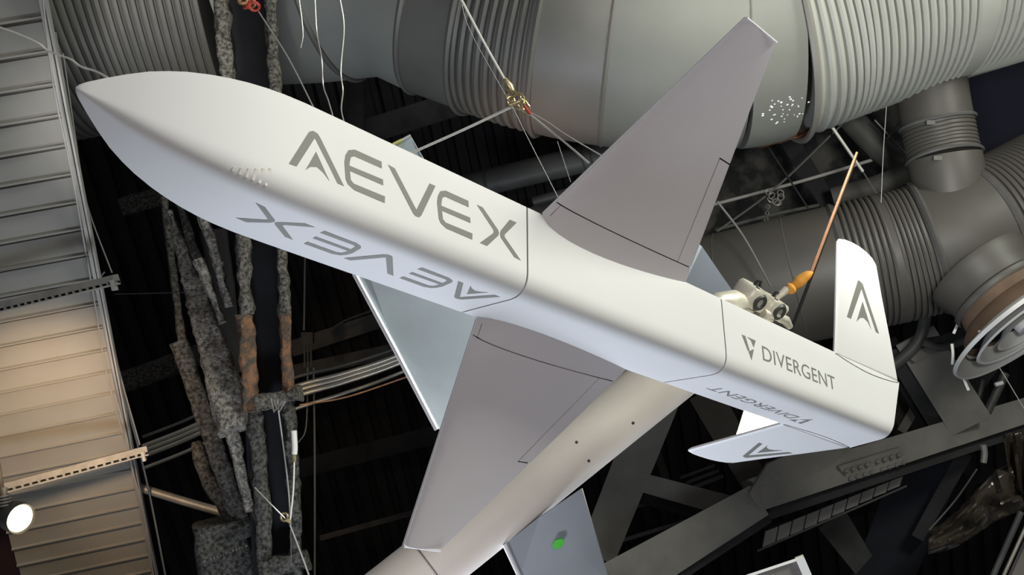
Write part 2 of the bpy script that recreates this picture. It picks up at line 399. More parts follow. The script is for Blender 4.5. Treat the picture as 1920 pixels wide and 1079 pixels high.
# fins
FA = .84; FN = math.hypot(1, FA)
out = [(-9.83, -.04), (-9.90, .7), (-9.97, 1.5), (-10.02, 2.06), (-10.10, 2.13), (-10.4, 2.19), (-10.75, 2.22), (-11.1, 2.23), (-11.45, 2.21), (-11.75, 2.16), (-11.93, 2.08), (-12.2, 1.5), (-12.6, .75), (-12.96, 0.0)]
for side in (1, -1):
    nf = V((0, side * FA, -1)) / FN
    def fp(x, s_, l=0): return (V((x, side * (1 + s_), FA * s_)) + nf * l) * U
    g = G(); n_ = len(out); cxm, csm = -11.2, 1.0
    ins = [(x + (cxm - x) * .05, s_ + (csm - s_) * .04) for x, s_ in out]
    rings = [[fp(x, s_, .01) for x, s_ in ins], [fp(x, s_, -.02) for x, s_ in out], [fp(x, s_, -.05) for x, s_ in out], [fp(x, s_, -.09) for x, s_ in ins]]
    g.loft(rings); fin = tag(g.obj('tail_fin', SILVER, drone), 'upper tail fin standing beside the lower duct' if side == 1 else 'lower tail fin in front of the floodlight')
    # emblem on fin
    g = G()
    for poly in emb:
        if side == 1: q = [(-10.37 - 1.58 * a, .74 + .80 * (1 - b)) for a, b in poly]
        else: q = [(-12.27 + 1.55 * a, .90 + .75 * (1 - b)) for a, b in poly]
        g.prism([fp(x, s_, .016) for x, s_ in q], -nf * .005 * U)
    tag(g.obj('emblem', DECAL, fin), 'grey arrowhead A emblem')
    # root seam arc
    arc = [(-9.83, .02), (-10.3, .07), (-10.8, .11), (-11.3, .13), (-11.8, .12), (-12.4, .08), (-12.93, .02)]
    G().tube([facept(side, x, t_, .003) for x, t_ in catmull([V((a, b, 0)) for a, b in arc], 4) for x, t_ in [(x, t_)]] if False else [facept(side, q.x, q.y, .002) for q in catmull([V((a, b, 0)) for a, b in arc], 4)], .008 * U, 5).obj('fin_seam', SEAM, fin)
# painted reflection of a light fixture on the keel (pale dashes)
def keelpt(x, q, lift=.010):
    w = wid(x); h = H * w; T = .40 * w; L_ = math.hypot(w, h); ux, uz = w / L_, h / L_
    E_ = V((T * ux, -h + T * uz)); S_ = V((-T * ux, -h + T * uz)); K_ = V((0, -h))
    p = E_ * (1 - q) ** 2 + K_ * 2 * q * (1 - q) + S_ * q * q
    return V((x, p.x + lift * .6, p.y - lift * .8 + .118 * max(0, (x - 3.2) / 3.44) ** 2)) * U
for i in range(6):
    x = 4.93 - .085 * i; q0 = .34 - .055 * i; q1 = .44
    G().prism([keelpt(x, q0), keelpt(x - .035, q0), keelpt(x - .035, q1), keelpt(x, q1)], V((0, -.6, .8)) * .01 * U).obj('keel_glint', WIREW, nose)

# engine on the rear back
eng = tag(G().tube([V((x, 0, .72)) * U for x in (-6.1, -6.25, -6.9, -7.9, -8.2)], [.1 * U, .34 * U, .42 * U, .42 * U, .2 * U], 16).obj('engine', ALUM, drone, True), 'bare metal flat twin engine with an orange cover')
def B(x, y, z): return V((x, y, z)) * U
for side in (1,):
    for x, y1 in ((-6.80, 1.44), (-7.55, 1.40)):
        g = G()
        for k in range(7):
            y = .45 + k * .085; g.lathe(B(x, side * y, .52), (0, side, 0), [(0, .25 * U), (.035 * U, .25 * U)], 16)
        g.lathe(B(x, side * .4, .52), (0, side, 0), [(0, .2 * U), (.65 * U, .2 * U)], 16)
        g.obj('cylinder', ALUM, eng, True)
        g = G(); hp = []
        for k in range(20):
            a = 2 * PI * k / 20; ca, sa = math.cos(a), math.sin(a)
            hp.append((math.copysign(abs(ca) ** .5, ca) * .33, math.copysign(abs(sa) ** .5, sa) * .31))
        g.loft([[B(x + a * s_, side * y, .52 + b * s_) for a, b in hp] for y, s_ in ((1.03, .95), (1.08, 1), (y1 - .06, 1), (y1, .88))])
        g.obj('cylinder_head', ALUM, eng, True)
        for dx_, dz_ in ((.12, -.12), (-.12, .12)):
            G().lathe(B(x + dx_, side * (y1 - .03), .52 + dz_), (0, side, 0), [(0, .05 * U), (.05 * U, .045 * U)], 10).obj('head_bolt', PIPE, eng)
        G().lathe(B(x + .02, side * 1.22, .20), (0, 0, -1), [(-.04 * U, .20 * U), (.02 * U, .16 * U), (.02 * U, .10 * U), (-.03 * U, .08 * U)], 16).obj('valve_port', PIPE, eng, True)
        G().tube([B(x, side * y1, .60), B(x - .05, side * (y1 + .1), .62), B(x - .2, side * (y1 + .12), .66), B(x - .35, side * (y1 - .05), .70)], .03 * U, 8).obj('spark_lead', BLACK, eng, True)
G().tube([B(-5.55, .55, .30), B(-5.9, .85, .40), B(-6.3, 1.0, .42), B(-6.7, 1.08, .40)], [.10 * U, .20 * U, .22 * U, .12 * U], 14).obj('intake_cowl', ALUM, eng, True)
G().tube([B(-7.2, 1.05, .30), B(-7.6, 1.12, .28), B(-7.95, 1.12, .26), B(-8.15, 1.04, .22)], [.09 * U, .1 * U, .1 * U, .07 * U], 12).obj('exhaust_pipe', ALUM, eng, True)
G().tube([B(-7.7, 1.35, .62), B(-7.85, 1.65, .62), B(-7.95, 1.78, .60)], [.06 * U, .09 * U, .06 * U], 10).obj('intake_stub', ALUM, eng, True)
cv = catmull([B(-7.85, 1.62, .58), B(-7.95, 1.78, .60), B(-8.0, 1.95, .58), B(-8.05, 2.15, .54), B(-8.1, 2.26, .50)], 5)
rr = [.05, .08, .11, .13, .125, .10, .095, .10, .115, .125, .125, .12, .115, .105, .10, .09, .08, .065, .05, .03, .01][:len(cv)]
tag(G().tube(cv, [r * U for r in rr], 12).obj('engine_cover', ORANGE, eng, True), 'orange cloth cover')
tag(G().lathe(B(-8.45, 0, .15), (-1, 0, 0), [(-.35 * U, .10 * U), (0, .22 * U), (.1 * U, .24 * U), (.3 * U, .18 * U), (.42 * U, .02 * U)], 20).obj('propeller_hub', REDM, drone, True), 'red propeller hub')
pd = V((0, 3.80, 1.17)).normalized()
prop = None
for sgn in (1,):
    for mt, nm, dx in ((WOOD, 'propeller', 0), (BLACK, 'propeller_edge', 1)):  # the black edge lies aft of the wood
        rings = []; r0 = 2.2 if mt is WOOD else .25
        for k in range(17):
            f = k / 16; r = r0 + (5.10 - r0) * f; c = V((-8.55, 0, .17)) + pd * r * sgn
            ww = .085 * (1 - .35 * f) * (1 if f < .97 else .6); th = .035 * (1 - .4 * f)
            ax = V((1, 0, 0)); bx = pd.cross(ax)
            o_ = -ax * ww * 1.0 * dx
            rings.append([(c + o_ + ax * ww * .5 * a + bx * th * b) * U for a, b in ((-1, -.6), (-.4, -1), (.5, -1), (1, 0), (.5, 1), (-.4, 1), (-1, .6))])
        o = G().loft(rings).obj('propeller_blade' if mt is WOOD else 'blade_edge', mt, drone if mt is WOOD else prop, True)
        if mt is WOOD: prop = o; tag(o, 'varnished wooden propeller blade')
        else: tag(o, 'black blade edge')

# =====================================================================================
# SECOND AIRCRAFT behind
# =====================================================================================
d0, d1 = 4.75, 5.15
A0 = P(640, 1192, d0); A1 = P(1385, 600, d1 + .25)
ac = thing('suspended_aircraft', A0, 'cream and blue grey second aircraft hanging behind the silver drone', 'aircraft')
fr = m(59.5, 4.95)
pth = [A0.lerp(A1, k / 20) for k in (-7, -6.8, -6.2, -5, -3.5, -2)] + [A0.lerp(A1, k / 20) for k in range(21)]
under(ac, tag(G().tube(pth, [fr * .03, fr * .25, fr * .5, fr * .78, fr * .94, fr] + [fr] * 18 + [fr * .9, fr * .7, fr * .4], 36).obj('fuselage', CREAM, None, True), 'round cream painted body'))
vdir = (A1 - A0).normalized()
for f in (.20,):
    under(ac, G().torus(A0.lerp(A1, f), vdir, fr * 1.0, .004, 40, 6).obj('body_seam', DUCTD, None, True))
for px, py in ((1081, 830), (1104, 865), (1187, 794)):
    c = P(px, py, 4.70); d = (P(px, py, 6) - c).normalized()
    under(ac, G().lathe(c + d * .13, -d, [(0, .008), (.012, .008), (.016, .004)], 10).obj('rivet', PIPE))
def plate(poly, t, name, mt, root, lab=None, dd=None):
    pts = Ps(poly); c = sum(pts, V()) / len(pts); nrm = (c - CAMPOS).normalized() * t
    mid_ = [p + nrm * .5 for p in pts]; ins = [c + (p - c) * .985 for p in pts]
    g = G(); g.loft([ins, [p + nrm * .25 for p in pts], [p + nrm * .75 for p in pts], [p + nrm for p in ins]])
    o = under(root, g.obj(name, mt)); 
    if lab: tag(o, lab)
    return o
plate([(819, 806, 4.95), (742, 658, 5.05), (665, 512, 5.15), (648, 400, 5.2), (737, 271, 5.3), (770, 254, 5.3), (800, 306, 5.25), (900, 520, 5.1), (960, 700, 4.98), (930, 800, 4.95)], .05, 'wing', BLUEG, ac, 'pale shiny blue grey wing')
plate([(945, 1021, 4.9), (1010, 970, 4.9), (1092, 915, 4.9), (1143, 1090, 4.85), (1165, 1160, 4.8), (1000, 1170, 4.8), (975, 1079, 4.85)], .05, 'wing', GREYW, ac, 'flat blue grey wing with a green sticker')
plate([(1290, 440, 5.7), (1316, 462, 5.7), (1352, 515, 5.6), (1388, 566, 5.5), (1330, 600, 5.5), (1270, 560, 5.6)], .04, 'tail_fin', GREYW, ac, 'slim blue grey tail surface')
def strip(pts, wpx, dz, name, mt, root, lab=None):
    ps = [P(a, b, c + dz) for a, b, c in pts]; o = under(root, G().tube(ps, [m(wpx / 2, q[2]) for q in pts], 8).obj(name, mt, None, True))
    if lab: tag(o, lab)
    return o
strip([(665, 514, 5.13), (742, 658, 5.03), (819, 806, 4.93)], 10, 0, 'leading_edge', EDGEM, ac)
strip([(946, 1022, 4.88), (978, 1090, 4.83)], 9, 0, 'leading_edge', EDGEM, ac)
strip([(737, 271, 5.28), (753, 263, 5.28)], 6, 0, 'wing_tip', YELLOW, ac, 'yellow painted tip edge')
strip([(753, 263, 5.28), (770, 254, 5.28)], 5, 0, 'wing_tip', EDGEM, ac)
c = P(1046, 1020, 4.83); sx = W((1, 0, 0)); sy = W((0, 1, 0)); sz = W((0, 0, 1))
g = G(); g.prism([c + sx * m(a, 4.83) + sy * m(b, 4.83) for a, b in ((-10, 2), (-6, -5), (2, -8), (9, -9), (10, 0), (5, 7), (-3, 11), (-9, 9))], sz * .02)
under(ac, tag(g.obj('sticker', GREEN), 'bright green sticker'))

# =====================================================================================
# DUCTS
# =====================================================================================
def ductpath(ctrl, per=24): return catmull(Ps(ctrl), per)
def cumul(path):
    s = [0]
    for a, b in zip(path, path[1:]): s.append(s[-1] + (b - a).length)
    return s
def at(path, s, q):
    q = min(max(q, 0), s[-1] - 1e-6)
    lo = 0
    while lo < len(s) - 2 and s[lo + 1] < q: lo += 1
    f = (q - s[lo]) / (s[lo + 1] - s[lo]); return path[lo].lerp(path[lo + 1], f)
def px_of(p):
    v = p - CAMPOS; x = v.dot(W((1, 0, 0))); z = v.dot(W((0, 0, 1))); return 960 + F * x / z
def s_at_px(path, s, px, R=0):
    def surf(i):
        if not R: return px_of(path[i])
        c = path[i]; t = (path[min(i + 1, len(path) - 1)] - path[max(i - 1, 0)]).normalized()
        f = (CAMPOS - c); f = (f - t * f.dot(t)).normalized(); dn = t.cross(f)
        if dn.dot(W((0, 1, 0))) < 0: dn = -dn
        return px_of(c + (f * .75 + dn * .66) * R)
    for i in range(len(path) - 1):
        a, b = surf(i), surf(i + 1)
        if a <= px <= b: return s[i] + (s[i + 1] - s[i]) * (px - a) / (b - a)
    return 0 if px < surf(0) else s[-1]
def duct_section(path, s, a, b, R, rib=0.0, pitch_=.06, seg=72, band=True):
    g = G(); pts = []; rs = []
    if rib:
        n_ = max(1, int((b - a) / pitch_)); p_ = (b - a) / n_
        for i in range(n_):
            for f, r in ((0, -1), (.10, -1), (.2, -.1), (.5, .2), (.9, -.1)):
                pts.append(at(path, s, a + (i + f) * p_)); rs.append(R + r * rib)
        pts.append(at(path, s, b)); rs.append(R - rib)
    else:
        n_ = max(2, int((b - a) / .12))
        for i in range(n_ + 1): pts.append(at(path, s, a + (b - a) * i / n_)); rs.append(R)
    # smooth tangents: ring orientation from path
    rings = []; pn = None
    for p, r, q in zip(pts, rs, range(len(pts))):
        sq = None
        t = (pts[min(q + 3, len(pts) - 1)] - pts[max(q - 3, 0)]).normalized()
        if pn is None: pn = (V((0, 0, 1)) - t * t.z).normalized()
        else: pn = (pn - t * pn.dot(t)).normalized()
        bb = t.cross(pn)
        rings.append([p + (pn * math.cos(2 * PI * k / seg) + bb * math.sin(2 * PI * k / seg)) * r for k in range(seg)])
    g.loft(rings); return g
def build_duct(root, path, R, secs, mats, rib, pitch_, seams=()):
    s = cumul(path); band_r = .028
    for (a, b, kind, mt) in secs:
        sa, sb = s_at_px(path, s, a, R), s_at_px(path, s, b, R)
        o = duct_section(path, s, sa - (.03 if kind == 's' else 0), sb + (.03 if kind == 's' else 0), R * (1.0 if kind != 'r' else 1.0), rib if kind == 'r' else 0, pitch_).obj('corrugated_section' if kind == 'r' else 'duct_section', mt, None, True)
        under(root, o)
    for a, dr in seams:
        sa = s_at_px(path, s, a, R); c0 = at(path, s, sa - .05); c1 = at(path, s, sa + .05)
        under(root, G().torus((c0 + c1) / 2, c1 - c0, R + dr, band_r, 72, 6).obj('joint_band', DARK if R < .8 else DUCTD, None, True))
    return s
UD = [(380, -84, 9.4), (560, -96, 9.2), (735, -112, 9.0), (880, -62, 8.9), (1060, -6, 8.75), (1240, 18, 8.65), (1400, 10, 8.6), (1530, -36, 8.55), (1700, -100, 8.5), (1880, -156, 8.5), (2080, -222, 8.6), (2400, -330, 8.9)]
ud = thing('upper_duct', P(1240, 22, 8.7), 'huge grey green air duct crossing the top of the view', 'air duct')
R1 = m(262, 8.7)
pathU = ductpath(UD)
build_duct(ud, pathU, R1, [(440, 598, 's', DUCTR), (598, 742, 's', DUCTR), (742, 838, 's', DUCTD), (838, 990, 'r', DUCTD), (990, 1128, 's', DUCTD), (1128, 1400, 's', DUCT), (1400, 1530, 's', DUCT), (1530, 1842, 'r', DUCTR), (1842, 1868, 's', DUCTR), (1868, 2380, 'r', DUCTR)], None, .040, .060,
           [(598, .004), (742, .0), (838, .02), (990, .015), (1128, -.016), (1400, -.022), (1530, .03)])
# rust at the low edge of the joint and white paint flecks
sU = cumul(pathU)
def onduct(path, s, pxc, ang, R, lift=.006):
    q = s_at_px(path, s, pxc, R); c = at(path, s, q); t = (at(path, s, q + .05) - at(path, s, q - .05)).normalized()
    f = (CAMPOS - c); f = (f - t * f.dot(t)).normalized(); dn = t.cross(f)
    if dn.dot(W((0, 1, 0))) < 0: dn = -dn
    d = f * math.cos(ang) + dn * math.sin(ang); return c + d * (R + lift), d, t
g = G(); a0 = []
for k in range(22):
    pc = 1450 + k * 4.2; wv = .10 + .03 * noise.noise(V((k * .7, 0, 0)))
    a0.append([onduct(pathU, sU, pc, 1.16 + .05 * math.sin(k * .9) + (.22 * (1 - k / 21)), R1, .008)[0], onduct(pathU, sU, pc, 1.62, R1, .008)[0], onduct(pathU, sU, pc, 1.9, R1, .008)[0]])
g.loft(a0, False, False)
under(ud, tag(g.obj('rust_patch', RUST, None, True), 'orange rust along the lower edge'))
g = G()
for k in range(38):
    pc = random.uniform(1436, 1506); an = random.uniform(.66, .92); c_, d_, t_ = onduct(pathU, sU, pc, an, R1, .002)
    g.lathe(c_ + t_ * random.uniform(-.06, .06), d_, [(0, random.uniform(.005, .012)), (.003, .004)], 6)
o = g.obj('paint_fleck', BOARDE); tag(o, 'white paint flecks', kind='stuff'); under(ud, o)
# ribbed duct far left
ld = thing('ribbed_duct', P(200, 40, 10), 'large ribbed grey duct above the tip of the nose', 'air duct')
LD = [(-150, 15, 9.8), (40, 5, 9.9), (240, -28, 10.0), (400, -45, 10.1)]
LDp = ductpath(LD)
build_duct(ld, LDp, m(262, 10), [(-100, 420, 'r', DUCTD)], None, .030, .074)

lowd = thing('lower_duct', P(1600, 500, 8.6), 'grey air duct with ribbed sleeves behind the drone tail', 'air duct')
LO = [(1180, 590, 9.4), (1330, 560, 9.2), (1450, 534, 9.0), (1600, 500, 8.8), (1700, 477, 8.7), (1800, 446, 8.6), (1900, 402, 8.6), (2040, 330, 8.7), (2330, 190, 9.0)]
R2 = m(123, 8.75); pathL = ductpath(LO); sL = cumul(pathL)
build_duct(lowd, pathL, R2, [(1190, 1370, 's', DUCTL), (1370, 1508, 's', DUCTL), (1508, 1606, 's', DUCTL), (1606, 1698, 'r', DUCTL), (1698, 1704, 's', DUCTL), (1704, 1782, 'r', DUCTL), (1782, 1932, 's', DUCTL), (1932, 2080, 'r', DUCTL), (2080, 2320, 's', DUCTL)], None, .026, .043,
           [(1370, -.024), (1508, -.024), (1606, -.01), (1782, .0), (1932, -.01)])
# riser between ducts
rz = thing('riser_duct', P(1780, 340, 8.6), 'short vertical connecting duct between the two large ducts', 'air duct')
rp = catmull(Ps([(1742, 130, 8.62), (1752, 200, 8.58), (1764, 265, 8.55), (1776, 325, 8.5), (1784, 385, 8.5)]), 14); sR = cumul(rp); LR = sR[-1]
R3_ = m(64, 8.55)
rib_a, rib_b = LR * .40, LR * .655
under(rz, duct_section(rp, sR, 0, rib_a, R3_, seg=48).obj('duct_section', DUCTL, None, True))
under(rz, duct_section(rp, sR, rib_a, rib_b, R3_ * 1.01, .012, .036, seg=48).obj('corrugated_section', DUCTL, None, True))
under(rz, duct_section(rp, sR, rib_b, LR, R3_ * 1.03, seg=48).obj('duct_section', DUCTL, None, True))
for q in (rib_a, rib_b):
    c0 = at(rp, sR, q - .03); c1 = at(rp, sR, q + .03)
    under(rz, G().torus((c0 + c1) / 2, c1 - c0, R3_ * 1.04, .016, 40, 6).obj('clamp_band', PIPE, None, True))
    e = (c0 + c1) / 2 + (P(1700, 260, 7.5) - P(1760, 260, 8.55)).normalized() * R3_ * 1.07
    under(rz, G().box(e, sx * .035, sy * .018, sz * .018).obj('clamp_bolt', PIPE))
# ceiling diffuser
dc = P(1928, 606, 7.7); dn_ = W((.44, .74, -.52)).normalized()
df = thing('air_diffuser', dc, 'round grey air diffuser with nested rings at the right edge', 'air diffuser')
RD = m(163, 7.7)
def ring_cone(h0, r0, h1, r1, name, mt, th=.012):
    g = G(); g.lathe(dc, dn_, [(h0, r0), (h1, r1), (h1 - .012, r1 - .02), (h0 - .012, r0 - .02), (h0, r0)], 64, False)
    under(df, g.obj(name, mt, None, True))
DG = mat('diffuser_grey', (.42, .42, .41), .5, .1, .06, 3)
ring_cone(.0, RD, .03, RD * .985, 'outer_ring', DG)
ring_cone(.02, RD * .99, -.06, RD * .76, 'outer_ring', DG)
ring_cone(.02, RD * .70, -.05, RD * .56, 'inner_ring', DG); ring_cone(.02, RD * .71, .035, RD * .69, 'inner_ring', DG)
ring_cone(.03, RD * .44, -.04, RD * .30, 'inner_ring', DG)
under(df, G().lathe(dc, dn_, [(-.05, .01), (-.03, RD * .16), (.03, RD * .15), (.05, RD * .02)], 40).obj('center_disc', DG, None, True))
under(df, G().lathe(dc, dn_, [(-.045, RD * .77), (-.14, RD * .70), (-.20, RD * .58), (-.32, RD * .55)], 64, False).obj('neck', mat('brown_neck', (.10, .066, .045), .6, .1, .15, 5), None, True))
under(df, G().lathe(dc, dn_, [(-.13, RD * .70), (-.13, .01)], 48, False).obj('dark_inner_disc', BLACK))  # black disc added to darken the inside of the neck
nk = [(-.28, RD * .58), (-.30, RD * .60), (-.33, RD * .60), (-.35, RD * .56), (-.44, RD * .57), (-.52, RD * .62), (-.58, RD * .62)]
under(df, G().lathe(dc, dn_, nk, 64, False).obj('neck_collar', DUCTL, None, True))
for k in range(4):
    a = k * PI / 2 + .4; ax = dn_.orthogonal().normalized(); bx = dn_.cross(ax); d = ax * math.cos(a) + bx * math.sin(a)
    under(df, G().tube([dc - dn_ * .06 + d * RD * .1, dc - dn_ * .06 + d * RD * .78], .009, 6).obj('support_arm', DG))

# smaller pipes
def pipe_obj(name, pts, rpx, mt, lab, cat, group=None, seg=14, smooth=True, per=6):
    q = catmull(Ps(pts), per) if len(pts) > 2 else Ps(pts)
    o = G().tube(q, m(rpx, pts[0][2]), seg).obj(name, mt, None, smooth); return tag(o, lab, cat, group)
pg = thing('suspended_pipe', P(1000, 320, 10.5), 'dark grey round pipe passing behind the upper wing root', 'pipe')
q = Ps([(840, 362, 11), (900, 345, 10.9), (1130, 290, 10.3), (1300, 250, 9.9)])
under(pg, G().tube(q, m(25, 10.6), 24).obj('pipe_run', PIPE, None, True))
for px, py, d in ((918, 340, 10.84), (1100, 297, 10.38), (1116, 293, 10.34)):
    under(pg, G().torus(P(px, py, d), q[2] - q[1], m(25.5, 10.6), .012, 28, 6).obj('pipe_coupling', DARK, None, True))
pipe_obj('suspended_pipe', [(1000, 378, 11.4), (1300, 300, 11.0)], 9, PIPE, 'thinner dark pipe below the round pipe by the wing root', 'pipe')
pipe_obj('drop_pipe', [(668, 80, 12), (668, 300, 12)], 18, DARK, 'dark vertical pipe below the duct elbow, above the letters', 'pipe')
pipe_obj('brace_tube', [(1575, 200, 10.4), (1640, 270, 10.5), (1712, 330, 10.5)], 24, PIPE, 'grey tube slanting down beside the short vertical duct', 'tube')
pipe_obj('brace_tube', [(1560, 372, 10.2), (1640, 350, 10.1), (1705, 322, 10.1)], 20, DARK, 'dark tube just above the lower ribbed duct', 'tube')
o = beam(P(1468, 245, 10.9), P(1560, 392, 10.9), m(34, 10.9), m(30, 10.9), .2).obj('hanger_beam', DARKER); tag(o, 'black slanting beam below the rusty duct joint', 'beam')
# worn deck patch behind right part
g = G(); g.prism(Ps([(1120, 190, 13), (1900, 120, 13), (1900, 470, 13), (1120, 520, 13)]), (P(1500, 300, 14) - P(1500, 300, 13)) * .15)
o = g.obj('deck_panel', PATCHM); tag(o, 'worn blotchy black panel between the upper and lower ducts', 'panel')
g = G(); g.prism(Ps([(1815, 100, 11.6), (2300, -20, 11.6), (2300, 330, 11.6), (1835, 330, 11.6)]), (P(1900, 200, 12) - P(1900, 200, 11)) * .2)
o = g.obj('shade_panel', mat('navy_black_void', (.004, .005, .012), .95)); tag(o, 'black sheet standing for the dark void right of the short vertical duct', 'panel')  # sheet added where there is only a dark void
pipe_obj('slotted_rail', [(1330, 386, 10.8), (1510, 338, 10.7), (1668, 290, 10.6)], 3.2, RAIL, 'pale rail running between the two ducts', 'rail', seg=8)
pipe_obj('slotted_rail', [(1340, 432, 10.6), (1440, 405, 10.6), (1535, 385, 10.6)], 3.5, PIPE, 'dull rail lying close above the lower duct', 'rail', seg=8)
pipe_obj('threaded_rod', [(1556, 232, 9.3), (1618, 322, 9.3)], 3, WIRE, 'pale metal rod crossing the propeller blade tip', 'rod', seg=8)
pipe_obj('bracing_cable', [(1618, 322, 9.3), (1645, 365, 9.1)], 1.5, WIRED, 'thin cable continuing from the pale rod to the lower duct', 'cable', seg=6)
pipe_obj('bracing_cable', [(1580, 232, 9.6), (1455, 352, 9.7), (1345, 434, 9.8)], 2.2, PIPE, 'grey cable crossing from the ribbed duct down to the left', 'cable', seg=6)
pipe_obj('bracing_cable', [(1438, 272, 9.7), (1516, 392, 9.6)], 1.8, BLACK, 'black cable slanting above the lower duct', 'cable', seg=6)
pipe_obj('bracing_cable', [(1345, 378, 8.0), (1395, 445, 8.0), (1446, 538, 8.0)], 2.2, PIPE, 'grey cable running down across the lower duct to the engine', 'cable', seg=6)
pipe_obj('hanging_wire', [(1662, 200, 8.2), (1656, 290, 8.2), (1652, 380, 8.2)], .8, WIRED, 'thin vertical wire left of the short vertical duct', 'wire', seg=6)
pipe_obj('bracing_cable', [(1640, 225, 9.8), (1700, 290, 9.8)], 1.6, WIRED, 'short wire crossing the grey tube', 'cable', seg=6)
pipe_obj('bracing_cable', [(1690, 225, 9.7), (1664, 260, 9.7)], 1.6, WIRED, 'short wire tight against the vertical duct', 'cable', seg=6)
# cluster hanging with chain near 1450,370
kn = thing('chain_hoist', P(1452, 368, 9.6), 'small knotted chain fitting on the pale rail above the lower duct', 'chain')
g = G()
for k in range(7):
    c = P(1452 + 12 * math.cos(k), 370 + 11 * math.sin(k * 1.7), 9.6); g.torus(c, W((math.cos(k), math.sin(2 * k), 1)), .032, .006, 14, 5)
under(kn, g.obj('knot', STRUT))
for k in range(9): under(kn, G().torus(P(1440 - k * .8, 388 + k * 6, 9.6), sx if k % 2 else sz, .018, .006, 10, 5).obj('chain_link', PIPE))

# =====================================================================================
# LEFT SLATTED DECK
# =====================================================================================
RA, RB = P(70, -30, 6.0), P(287, 1079, 9.2)
Lv = W((-1.10, .215, -.10)); ra_ = (RB - RA); rl = ra_.length; rd = ra_.normalized()
dk = thing('slatted_deck', RA, 'grey beige slatted metal deck down the left side', 'deck')
dn2 = rd.cross(Lv).normalized()
if dn2.dot(CAMPOS - RA) < 0: dn2 = -dn2
ps = rl * .0395
prof_ = [(0, -.03), (ps * .16, -.03), (ps * .17, -.006), (ps * .93, .016), (ps * .94, .034), (ps * 1.0, .034), (ps * 1.0, -.035), (0.0, -.045)]
base_me = None
for k in range(-3, 29):
    c = rd * (rl * .036 + ps * (k - 1))
    if base_me is None:
        g = G(); rings = [[rd * a + dn2 * b + Lv * e for a, b in prof_] for e in (0.004, 1.0)]; g.loft(rings)
        o = g.obj('slat', SLAT, dk); base_me = o.data
    else:
        o = bpy.data.objects.new('slat', base_me); C.objects.link(o); o.parent = dk
    o.location = c
g = G(); g.box(RA + ra_ * .5 + Lv * .5 - dn2 * .10, ra_ * .53, Lv * .5, dn2 * .015); under(dk, g.obj('backing_sheet', DARKER))
g = G(); g.box(RA + ra_ * .5 + dn2 * .0 - Lv * .012, ra_ * .53, Lv * .010, dn2 * .06); under(dk, g.obj('edge_rail', RAIL))
g = G(); g.box(RA + ra_ * .5 + dn2 * .02 - Lv * .034, ra_ * .53, Lv * .006, dn2 * .03); under(dk, g.obj('edge_lip', RAIL))
# strut channels with slots
def strut(a, b, lab, wpx, d_):
    A, B_ = P(*a), P(*b); t = thing('strut_channel', A, lab, 'channel', None)
    dd = (B_ - A).normalized(); up = (W((0, -1, 0)) - dd * W((0, -1, 0)).dot(dd)).normalized(); nf = dd.cross(up).normalized()
    if nf.dot(CAMPOS - A) < 0: nf = -nf
    w = m(wpx, d_); L_ = (B_ - A).length
    under(t, G().box((A + B_) / 2 + up * w * .20, dd * L_ / 2, up * w * .34, nf * .02).obj('upper_flange', STRUT))
    under(t, G().box((A + B_) / 2 - up * w * .46, dd * L_ / 2, up * w * .06, nf * .022).obj('lower_flange', RAIL))
    g = G(); n_ = 22
    for k in range(n_):
        c = A + dd * L_ * (k + .5) / n_ - up * w * .26; g.box(c, dd * L_ / n_ * .16, up * w * .12, nf * .021)
    o = g.obj('slotted_web', STRUT); tag(o, kind='stuff'); under(t, o)
    under(t, G().box((A + B_) / 2 - nf * .03 - up * w * .1, dd * L_ / 2, up * w * .35, nf * .006).obj('channel_back', BLACK))
    e = B_ - dd * .04
    under(t, G().box(e - up * w * .5 + nf * .0, dd * .012, up * w * .55, nf * .03).obj('hook_bolt', RAIL))
strut((-60, 591, 6.9), (222, 524, 6.9), 'slotted metal channel across the deck, the upper of two', 18, 6.9)
strut((-60, 934, 7.6), (277, 845, 7.9), 'slotted metal channel across the deck just above the lamp', 17, 7.8)
# bottom-left corner panel and lamp
g = G(); g.prism(Ps([(-80, 900, 9.6), (40, 930, 9.6), (90, 1130, 9.9), (-80, 1130, 9.9)]), (P(0, 1000, 10) - P(0, 1000, 9)) * .1)
tag(g.obj('shade_panel', MAROON), 'dark maroon panel in the bottom left corner behind the lamp', 'panel')
sl = thing('spot_lamp', P(12, 972, 6.2), 'glowing warm spot lamp clamped at the lower left edge', 'lamp')
lp = P(38, 973, 6.2); ldv = W((.86, .12, -.50)).normalized()
under(sl, G().lathe(lp, ldv, [(-.24, .05), (-.22, .075), (-.10, .085), (-.08, .095), (.0, .10), (.012, .096), (-.005, .085)], 32).obj('lamp_housing', DARK, None, True))
under(sl, G().lathe(lp, ldv, [(-.004, .086), (.006, .07), (.012, .02)], 28).obj('lamp_lens', LAMPM, None, True))
g = G()
for k in range(4): g.torus(P(8, 930 + k * 6, 6.2), W((.1, 1, 0)), .035, .007, 16, 5)
g.tube(Ps([(8, 915, 6.2), (9, 955, 6.2)]), .018, 8); under(sl, g.obj('lamp_bracket', STRUT, None, True))
pipe_obj('hanger_rod', [(-3, 870, 6.6), (4, 918, 6.3), (4, 932, 6.2)], 4, DARK, 'short dark rod above the spot lamp', 'rod', seg=8)

